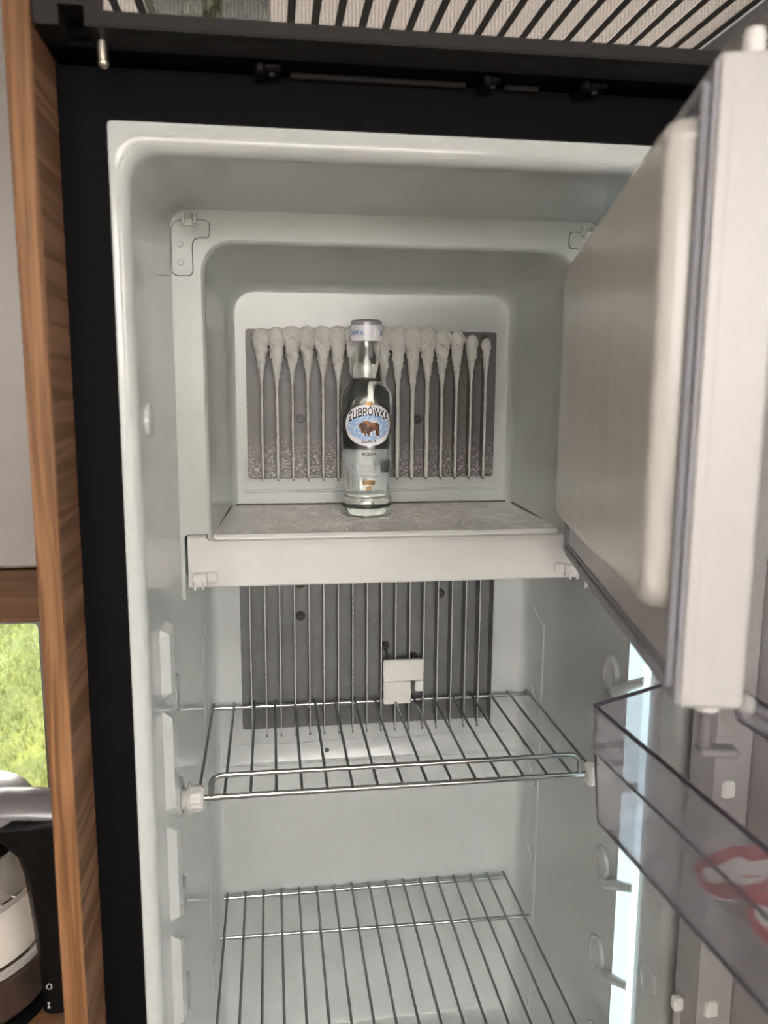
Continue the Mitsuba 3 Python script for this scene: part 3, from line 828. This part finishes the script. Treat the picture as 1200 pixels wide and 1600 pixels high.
lab(FK + '__gasket', 'grey rubber gasket')
obj(FK + '__end_trim', flap(cbox(FL - 0.0005, FL + 0.0012, -0.0060, -0.0010, 0.004, H - 0.004, 0.0006)), 'mat_flap_body')
pinm = lathe([(0, 0), (0.0048, 0), (0.0044, 0.002), (0.0042, 0.0090), (0.0036, 0.0105), (0, 0.011)], 20)
pt = pinm.copy(); pt.apply_translation([FL - 0.008, -0.0150, H - 0.0005]); obj(FK + '__pin', flap(pt), 'mat_white')
pb = cyl((FL - 0.012, -0.016, 0.0005), (FL - 0.012, -0.016, -0.004), 0.0055, 18); obj(FK + '__pin', flap(pb), 'mat_white')
obj(FK + '__latch_lever', flap(cat(cyl((FL - 0.012, -0.016, -0.004), (FL - 0.012, -0.016, -0.022), 0.0028, 12), cbox(FL - 0.016, FL - 0.006, -0.030, -0.013, -0.0245, -0.0210, 0.001))), 'mat_lever')
obj(FK + '__catch', flap(cbox(FL - 0.010, FL - 0.001, -0.0335, -0.0270, -0.0030, 0.0060, 0.002)), 'mat_doorliner')

# ------------------------------------------------------------------ main door, open to the right
PV = np.array([0.2135, -0.006]); DA = math.radians(4.2)
dd = np.array([math.sin(DA), -math.cos(DA)]); dn = np.array([-math.cos(DA), -math.sin(DA)])


def door(m):
    v = m.vertices
    o = trimesh.Trimesh(np.column_stack([PV[0] + dd[0] * v[:, 0] + dn[0] * v[:, 1], PV[1] + dd[1] * v[:, 0] + dn[1] * v[:, 1], v[:, 2]]), m.faces, process=False)
    o.fix_normals()
    return o


DK = R + '__door'
obj(DK, door(cbox(0.004, 0.425, -0.045, -0.001, -0.66, 0.318, 0.004)), 'mat_doorliner')
lab(DK, 'main door swung open at the right, pale grey inner side')
dk = sbox(0.022, -0.635, 0.405, 0.296).buffer(0.0)
dyke = sbox(0.022, -0.635, 0.405, 0.296).difference(rpoly(0.050, 0.377, -0.61, 0.27, 0.01))
obj(DK + '__inner_wall', door(extrude_y(dyke, 0.0, 0.028)), 'mat_doorliner', smooth=20)
obj(DK + '__gasket', door(extrude_y(rect_frame(0.008, 0.419, -0.652, 0.312, 0.012), 0.0, 0.009)), 'mat_gasket')
for z in (-0.35, -0.31, -0.14, 0.02):
    for x in (0.0475, 0.3735):
        obj(DK + '__bin_peg', door(cbox(x, x + 0.006, 0.012, 0.022, z - 0.006, z + 0.006, 0.0015)), 'mat_white')
obj(DK + '__bin_peg', door(cbox(0.028, 0.036, 0.0278, 0.0360, -0.3235, -0.3125, 0.002)), 'mat_white')
obj(DK + '__bin_peg_stem', door(cbox(0.0285, 0.033, 0.0278, 0.0335, -0.350, -0.3245, 0.0012)), 'mat_doorliner')


# transparent door bins
def bin_(key, C0, zt, zb, depth, length, skew, label):
    """front wall along dd from C0 (x,y of the fridge-side front corner)"""
    C0 = np.array(C0)

    def P3(s, t, z):
        q = C0 + dd * s - dn * t
        return (q[0], q[1], z)

    def sheet(quad, th, nrm):
        quad = np.array(quad, float); n3 = np.array(nrm, float)
        pts = np.vstack([quad, quad + n3 * th])
        return trimesh.convex.convex_hull(pts)

    zstep = zt - (zt - zb) * 0.40
    lip = 0.004
    inn = (-dn[0], -dn[1], 0)
    obj(key + '__front_wall', cat(sheet([P3(0, 0, zt), P3(length, 0, zt), P3(length, 0, zstep), P3(0, 0, zstep)], 0.0022, inn),
                                  sheet([P3(0.006, 0.001, zstep - 0.0003), P3(length - 0.006, 0.001, zstep - 0.0003), P3(length - 0.006, 0.004, zb), P3(0.006, 0.004, zb)], 0.002, inn)), 'mat_smoke', smooth=False)
    e0 = (0.0, 0.0022, zt)
    obj(key + '__end_wall', cat(sheet([P3(0, 0.0024, zt), P3(-skew, depth, zt), P3(-skew + 0.004, depth, zb), P3(0.006, 0.0064, zb)], 0.0020, (dd[0], dd[1], 0))), 'mat_smoke', smooth=False)
    obj(key + '__end_wall', cat(sheet([P3(length, 0.0024, zt), P3(length + skew, depth, zt), P3(length + skew - 0.004, depth, zb), P3(length - 0.006, 0.0064, zb)], 0.0020, (-dd[0], -dd[1], 0))), 'mat_smoke', smooth=False)
    obj(key + '__floor', sheet([P3(0.006, 0.0045, zb - 0.0003), P3(length - 0.006, 0.0045, zb - 0.0003), P3(length + skew - 0.004, depth, zb - 0.0003), P3(-skew + 0.004, depth, zb - 0.0003)], 0.002, (0, 0, -1)), 'mat_smoke', smooth=False)
    rims = [tube([P3(0, 0.0011, zt), P3(length, 0.0011, zt)], 0.0014, 8), tube([P3(0, 0.0011, zt), P3(-skew, depth, zt)], 0.0014, 8), tube([P3(length, 0.0011, zt), P3(length + skew, depth, zt)], 0.0014, 8)]  # dark tubes stand in for internal reflection along the clear edges
    obj(key + '__rim', cat(*rims), 'mat_dark_edge')
    obj(key + '__step_rib', tube([P3(0.003, 0.0016, zstep), P3(length - 0.003, 0.0016, zstep)], 0.0010, 8), 'mat_dark_edge')
    obj(key + '__bottom_edge', cat(tube([P3(0.006, 0.005, zb), P3(length - 0.006, 0.005, zb)], 0.0013, 8), tube([P3(0.0, 0.0015, zt), P3(0.002, 0.0020, zstep), P3(0.006, 0.005, zb)], 0.0012, 8)), 'mat_dark_edge')
    lab(key, label, 'door bin', )
    lab(key + '__rim', 'top rim with the dark edge reflection put in as colour')


bin_('door_bin', (0.1031, -0.050), -0.0772, -0.1578, 0.066, 0.335, 0.026, 'smoked clear door bin holding small creamer cups, lower one on the open fridge door')
bin_('door_bin_001', (0.1765, -0.0880), -0.0515, -0.0727, 0.010, 0.300, 0.002, 'shallow smoked clear door tray at the right photo edge beside the freezer flap')

# creamer cups lying in the lower bin
def creamer(key, loc, tilt, yaw, accent):
    M = trimesh.transformations.rotation_matrix(math.radians(yaw), [0, 0, 1]) @ trimesh.transformations.rotation_matrix(math.radians(tilt[0]), [1, 0, 0]) @ trimesh.transformations.rotation_matrix(math.radians(tilt[1]), [0, 1, 0])
    M = trimesh.transformations.translation_matrix(loc) @ M

    def put(m): m = m.copy(); m.apply_scale(1.12); m.apply_transform(M); return m
    obj(key + '__cup', put(lathe([(0, -0.022), (0.0125, -0.022), (0.0135, -0.0205), (0.0172, -0.002), (0.0175, 0), (0, 0)], 36)), 'mat_cup')
    obj(key + '__rim', put(lathe([(0.0, -0.0008), (0.0198, -0.0008), (0.0205, 0.0), (0.0198, 0.0008), (0, 0.0008)], 40)), 'mat_lidwhite')
    disc = Point(0, 0).buffer(0.0202, quad_segs=14)
    tab = Polygon([(-0.021, -0.004), (-0.026, 0.0), (-0.021, 0.005), (-0.015, 0.005), (-0.015, -0.004)])
    lidp = unary_union([disc, tab])
    obj(key + '__lid', put(extrude_z(lidp, 0.0009, 0.0012)), 'mat_red', smooth=False)
    wav = Polygon([(-0.0165, -0.003), (-0.008, 0.002), (-0.004, 0.009), (0.004, 0.006), (0.012, 0.010), (0.0165, 0.004), (0.013, -0.004), (0.005, -0.0085), (-0.002, -0.007), (-0.009, -0.0105), (-0.014, -0.008)]).buffer(0.0012)
    obj(key + '__lid_print', put(extrude_z(wav, 0.00125, 0.0014)), 'mat_lidwhite', smooth=False)
    st = Polygon([(0.002, -0.0048), (0.011, -0.003), (0.0115, -0.0015), (0.0025, -0.003)])
    obj(key + '__lid_stripe', put(extrude_z(st, 0.00145, 0.0016)), accent, smooth=False)


creamer('creamer_cup', (0.1450, -0.1625, -0.1310), (14, -18), -50, 'mat_red')
lab('creamer_cup', 'small grey creamer cup with red and white lid, left one in the lower door bin', 'cup', 'creamer cups in the door bin')
creamer('creamer_cup_001', (0.1475, -0.2090, -0.1310), (8, 6), -60, 'mat_orange')
lab('creamer_cup_001', 'small grey creamer cup with red and white lid, right one cut by the photo edge', 'cup', 'creamer cups in the door bin')

# ================================================================== WIRE RACKS
def rack(key, z, y_back, y_front, xs, extra, label, capsx, back_ext):
    b0, b1 = xs[0] - back_ext, xs[-1] + back_ext
    rb, rw = 0.0023, 0.0013
    obj(key + '__rear_bar', tube([(b0, y_back, z - rb - rw), (b1, y_back, z - rb - rw)], rb, 12), 'mat_chrome', smooth=60)
    obj(key + '__front_bar', tube([(-capsx, y_front, z - rb - rw), (capsx, y_front, z - rb - rw)], rb + 0.0002, 12), 'mat_chrome', smooth=60)
    for x in xs:
        k = obj(key + '__wire', tube([(x, y_back + 0.004, z), (x, y_front - 0.0012, z)], rw, 8), 'mat_wire', smooth=60)
    for y in extra:
        obj(key + '__middle_bar', tube([(-0.170, y[0], z - rb - rw), (0.163, y[1], z - rb - rw)], rb - 0.0003, 12), 'mat_chrome', smooth=60)
    g = arc_path([(-0.1640, y_front, z - rb), (-0.1640, y_front + 0.001, z + 0.0155), (0.1635, y_front + 0.001, z + 0.0155), (0.1635, y_front, z - rb)], 0.010)
    obj(key + '__guard_rail', tube(g, 0.0023, 12), 'mat_chrome', smooth=60)
    for s in (-1, 1):
        prof = [(0, 0.0), (0.0085, 0.0), (0.0088, 0.0075), (0.0135, 0.0078), (0.0138, 0.0098), (0.0108, 0.0100), (0.0106, 0.0185), (0.0085, 0.0205), (0.0, 0.0205)]
        m = trimesh.creation.revolve(np.array(prof), sections=40)
        v = m.vertices
        a = np.arctan2(v[:, 1], v[:, 0]); rr = np.hypot(v[:, 0], v[:, 1])
        k = np.where((v[:, 2] > 0.0099) & (rr > 0.008), 1 + 0.03 * np.sign(np.sin(10 * a + 0.01)), 1)
        m.vertices = np.column_stack([v[:, 0] * k, v[:, 1] * k, v[:, 2]])
        m.apply_transform(trimesh.transformations.rotation_matrix(-s * math.pi / 2, [0, 1, 0]))
        m.apply_translation([s * (wx(y_front) - 0.0005), y_front, z - rb - rw])
        obj(key + '__end_cap', m, 'mat_white', smooth=25)
    lab(key, label, 'rack')
    lab(key + '__end_cap', 'white plastic end cap')


rack('wire_rack', -0.2100, 0.3103, 0.1157, [0.0006 + 0.0219 * (i - 8) for i in range(17)], [], 'chrome wire rack with raised front rail and white end caps, upper one under the freezer', 0.1765, 0.0035)
rack('wire_rack_001', -0.4360, 0.3105, 0.0500, [-0.0045 + 0.0201 * (i - 8) for i in range(17)], [(0.2430, 0.2370)], 'chrome wire rack seen from above, lower one at the bottom of the photo', 0.1765, 0.0040)

# ================================================================== VODKA BOTTLE
BX, BY, BZ = -0.0137, 0.2710, 0.0051
V = 'vodka_bottle'


def bl(prof, n=64): return lathe(prof, n, BX, BY, BZ)


outer = [(0.0, 0.0010), (0.015, 0.0008), (0.0215, 0.0), (0.0240, 0.0015), (0.0256, 0.006), (0.0258, 0.0120), (0.0250, 0.0165), (0.0240, 0.0195), (0.0238, 0.0225), (0.0243, 0.0260), (0.0250, 0.045), (0.0252, 0.080), (0.0256, 0.112), (0.0255, 0.1170),
         (0.0246, 0.1215), (0.0220, 0.1262), (0.0180, 0.1308), (0.0158, 0.1336), (0.0150, 0.1365), (0.0149, 0.1480), (0.0152, 0.1500), (0.0150, 0.1520), (0.0143, 0.1545), (0.0130, 0.1700), (0.0128, 0.1780), (0.0105, 0.1785), (0.0, 0.1786)]
inner = [(0.0, 0.0062), (0.017, 0.0072), (0.0222, 0.0110), (0.0232, 0.0140), (0.0226, 0.0180), (0.0219, 0.0225), (0.0224, 0.0270), (0.0230, 0.045), (0.0232, 0.080), (0.0236, 0.112), (0.0234, 0.1165), (0.0225, 0.1202), (0.0200, 0.1245), (0.0158, 0.1293), (0.0134, 0.1335), (0.0130, 0.1370), (0.0129, 0.1480)]
def tidy(m):
    m.merge_vertices(); m.fix_normals()
    if m.is_watertight and m.volume < 0: m.invert()
    return m


obj(V + '__glass', tidy(bl(outer)), 'mat_glass', smooth=35)
lv = 0.1500
liq_side = inner + [(0.0130, lv)]
m = bl(liq_side); m.merge_vertices()
# side surface normals must point outwards (from liquid into glass)
c = np.array([BX, BY, 0]); tc = m.triangles_center - c; tc[:, 2] = 0
if (np.einsum('ij,ij->i', m.face_normals, tc)).sum() < 0: m.invert()
obj(V + '__liquid', m, 'mat_liquid', smooth=35)
lab(V + '__liquid', 'clear vodka')
a = np.arange(64) * 2 * math.pi / 64
top = trimesh.Trimesh(np.vstack([np.column_stack([BX + 0.0130 * np.cos(a), BY + 0.0130 * np.sin(a), np.full(64, BZ + lv)]), [[BX, BY, BZ + lv]]]), [[i, (i + 1) % 64, 64] for i in range(64)], process=False)
obj(V + '__liquid__surface', top, 'mat_liquid_top', smooth=False)
m = bl([(0.0130, lv), (0.0124, 0.1560), (0.0112, 0.1700), (0.0108, 0.1765), (0.0, 0.1766)]); m.merge_vertices()
tc = m.triangles_center - c; tc[:, 2] = 0
if (np.einsum('ij,ij->i', m.face_normals, tc)).sum() < 0: m.invert()
obj(V + '__neck_space', m, 'mat_aircavity', smooth=35)
# engraved flutes low on the glass: fine vertical beads
obj(V + '__cap', bl([(0.0136, 0.1715), (0.0152, 0.1715), (0.0155, 0.1725), (0.0155, 0.1868), (0.0136, 0.1868), (0.0136, 0.1715)]), 'mat_label', smooth=40)
obj(V + '__cap__top', bl([(0.0, 0.1870), (0.0155, 0.1870), (0.0156, 0.1895), (0.0150, 0.1912), (0.0138, 0.1920), (0.0, 0.1921)]), 'mat_capgrey', smooth=40)
lab(V + '__cap', 'white band of the cap with blue lettering'); lab(V + '__cap__top', 'grey metal cap top')


def wrap(poly_or_mesh, r, zc, y_off=0.0, ang0=0.0):
    """bend a flat (x,y[,depth]) mesh onto the bottle: x runs round the front to the right, y up"""
    v = np.asarray(poly_or_mesh.vertices)
    rr = r(v[:, 1] + zc) if callable(r) else np.full(len(v), r)
    rr = rr + v[:, 2]
    th = v[:, 0] / (r(v[:, 1] + zc) if callable(r) else r) + ang0
    return trimesh.Trimesh(np.column_stack([BX + rr * np.sin(th), BY - rr * np.cos(th), BZ + zc + v[:, 1]]), poly_or_mesh.faces, process=False)


orr = np.array(outer)
def brad(z): return np.interp(z, orr[8:14, 1], orr[8:14, 0])


def flat(poly, z0, z1, maxlen=0.0025):
    ms = []
    for g in getattr(poly, 'geoms', [poly]):
        m = trimesh.creation.extrude_polygon(g, z1 - z0, engine='earcut'); m.apply_translation([0, 0, z0]); ms.append(m)
    m = cat(*ms)
    vv, ff = trimesh.remesh.subdivide_to_size(m.vertices, m.faces, maxlen)
    return trimesh.Trimesh(vv, ff, process=False)


LZ = 0.0905
ov = affinity.scale(Point(0, 0).buffer(1, quad_segs=24), 0.0262, 0.0204)
ov = unary_union([ov, affinity.translate(affinity.rotate(sbox(-0.0022, -0.0022, 0.0022, 0.0022), 45), 0, -0.0193)])
obj(V + '__label', wrap(flat(ov, 0.00010, 0.00022), brad, LZ), 'mat_label_front', smooth=False)
lab(V + '__label', 'oval white and blue label with a bison')


def letters(text, h, bold=True):
    m = meshkit.text_mesh(text, h, 0.0001, bold)
    m.apply_translation([-(m.bounds[0][0] + m.bounds[1][0]) / 2, 0, 0])
    return m


# the name, letter by letter along an arch
name = letters('\u017bUBR\u00d3WKA', 0.0074)
name.apply_scale([0.98, 1.0, 1.0])
sx = 0.043 / (name.bounds[1][0] - name.bounds[0][0]); name.apply_scale([sx, 1.0, 1.0])
v = name.vertices
v2 = v.copy()
v2[:, 1] = v[:, 1] * (1.08 - 0.35 * (np.abs(v[:, 0]) / 0.0215) ** 2 * 0) + 0.0094 - 14.5 * v[:, 0] ** 2
v2[:, 2] += 0.0002
name = trimesh.Trimesh(v2, name.faces, process=False)
obj(V + '__label__lettering', wrap(name, brad, LZ), 'mat_ink', smooth=False)
for tx, hh, z, wdt in (('BIA\u0141A', 0.0034, -0.0174, 0.0146),):
    m = letters(tx, hh); m.apply_scale([wdt / (m.bounds[1][0] - m.bounds[0][0]), 1, 1]); m.apply_translation([0, z, 0.0002])
    obj(V + '__label__lettering', wrap(m, brad, LZ), 'mat_ink', smooth=False)
for tx, x, wdt in (('1928', -0.0158, 0.0065), ('POLSKA', 0.0165, 0.0065)):
    pass
# bison
bis = Polygon([(-0.0098, 0.0030), (-0.0092, 0.0046), (-0.0080, 0.0058), (-0.0062, 0.0070), (-0.0040, 0.0076), (-0.0012, 0.0070), (0.0020, 0.0058), (0.0055, 0.0055), (0.0082, 0.0050), (0.0094, 0.0036), (0.0098, 0.0005), (0.0096, -0.0020),
               (0.0094, -0.0065), (0.0082, -0.0065), (0.0080, -0.0030), (0.0072, -0.0065), (0.0060, -0.0065), (0.0064, -0.0022), (0.0050, -0.0008), (0.0018, -0.0022), (0.0000, -0.0030), (-0.0004, -0.0068), (-0.0018, -0.0068), (-0.0022, -0.0040),
               (-0.0034, -0.0040), (-0.0038, -0.0066), (-0.0052, -0.0066), (-0.0050, -0.0030), (-0.0066, -0.0042), (-0.0078, -0.0034), (-0.0084, -0.0012), (-0.0094, 0.0004), (-0.0104, 0.0016), (-0.0108, 0.0036), (-0.0102, 0.0040)]).buffer(0.0003)
obj(V + '__label__bison', wrap(flat(affinity.translate(bis, 0.0005, -0.0036), 0.00022, 0.00034, 0.0025), brad, LZ), 'mat_bison', smooth=False)
lab(V + '__label__bison', 'brown standing bison')
lab(V + '__label__lettering', 'arched black brand lettering'); lab(V + '__label__lettering_001', 'small black lettering below the bison')
obj(V + '__label__gold_tab', wrap(flat(sbox(-0.0034, 0.0190, 0.0034, 0.0232), 0.00022, 0.00034), brad, LZ), 'mat_gold', smooth=False)
# print lower on the glass
def text_line(tx, h, z, wdt, mat, bold=False, key='__print'):
    m = letters(tx, h, bold); m.apply_scale([wdt / (m.bounds[1][0] - m.bounds[0][0]), 1, 1]); m.apply_translation([0, 0, 0.0001])
    obj(V + key, wrap(m, brad, z), mat, smooth=False)


text_line('W\u00d3DKA', 0.0028, 0.0608, 0.0150, 'mat_ink', True)
prin('mat_scriptink', (0.20, 0.19, 0.16), 0.5)
def squiggle(z, w_, seed, amp=0.0006):
    r_ = np.random.default_rng(seed)
    xs_ = np.linspace(-w_ / 2, w_ / 2, 46)
    ys_ = amp * np.sin(np.arange(46) * 2.2 + r_.normal(0, 0.7, 46)) * r_.uniform(0.4, 1.2, 46)
    th = xs_ / brad(z)
    rr_ = brad(z + ys_) + 0.0002
    return tube(np.column_stack([BX + rr_ * np.sin(th), BY - rr_ * np.cos(th), BZ + z + ys_]), 0.00016, 5)


obj(V + '__script_print', cat(squiggle(0.0668, 0.0135, 1, 0.0011), *[squiggle(z, w_, 10 + i) for i, (z, w_) in enumerate(((0.0513, 0.019), (0.0488, 0.0150), (0.0465, 0.019), (0.0445, 0.019), (0.0412, 0.019), (0.0390, 0.018)))]), 'mat_scriptink')
lab(V + '__script_print', 'lines of tiny handwritten-style print', kind='stuff')
em = unary_union([Point(-0.0040, 0.0).buffer(0.0024), Point(0, 0.0003).buffer(0.0029), Point(0.0040, 0.0).buffer(0.0024)])
obj(V + '__gold_emblem', wrap(flat(em, 0.0001, 0.0002), brad, 0.0340), 'mat_gold', smooth=False)
obj(V + '__gold_emblem_base', wrap(flat(sbox(-0.0026, -0.0022, 0.0026, 0.0022), 0.0001, 0.0002), brad, 0.0285), 'mat_gold', smooth=False)
obj(V + '__emblem_ring', wrap(flat(unary_union([Point(x, 0.0002).buffer(0.0016).difference(Point(x, 0.0002).buffer(0.0011)) for x in (-0.0041, 0, 0.0041)]), 0.0002, 0.00028), brad, 0.0340), 'mat_ink', smooth=False)
# back label (paper on the far side) with its bar code block
bk = rpoly(-0.021, 0.021, -0.0185, 0.0185, 0.002)
prin('mat_backlabel', (0.33, 0.345, 0.355), 0.5)
obj(V + '__back_label', wrap(flat(bk, 0.0001, 0.0002), brad, 0.0455, ang0=math.pi), 'mat_backlabel', smooth=False)
lab(V + '__back_label', 'grey-white back label seen through the glass')
bars = unary_union([sbox(-0.0135 + i * 0.0006, -0.007, -0.0135 + i * 0.0006 + (0.0004 if i % 3 else 0.0002), 0.007) for i in range(6)])
obj(V + '__bar_code', wrap(flat(bars, -0.0002, -0.0001, 0.01), lambda z: brad(z) - 0.0, 0.0470, ang0=math.pi), 'mat_ink', smooth=False)
# engraved grass blades
bl_ = []
for x, hh in ((-0.0185, 0.020), (-0.0165, 0.030), (-0.0145, 0.026), (-0.0195, 0.024), (-0.0130, 0.018)):
    for s in (-1, 1):
        tt = np.linspace(0, 1, 12)
        xs_ = x + s * 0.0011 * np.sin(tt * math.pi * 0.9 + 0.3) * (1 - tt)
        z = 0.0265 + hh * tt
        th = xs_ * 1.25 / 0.0250
        rr_ = brad(z) + 0.0001
        bl_.append(tube(np.column_stack([BX + rr_ * np.sin(th), BY - rr_ * np.cos(th), BZ + z]), 0.00012, 5))
obj(V + '__grass_engraving', cat(*bl_), 'mat_scriptink')
# cap lettering
def cap_text(tx, ang, h):
    m = letters(tx, h, True); m.apply_translation([0, 0, 0.0001])
    obj(V + '__cap__lettering', wrap(m, 0.0155, 0.1770, ang0=ang), 'mat_blueink', smooth=False)


cap_text('\u00d3WKA', -0.85, 0.0042)
cap_text('\u017bU', 1.12, 0.0042)
lab(V, 'clear glass vodka bottle with grey cap and oval bison label, standing on the freezer floor', 'bottle')
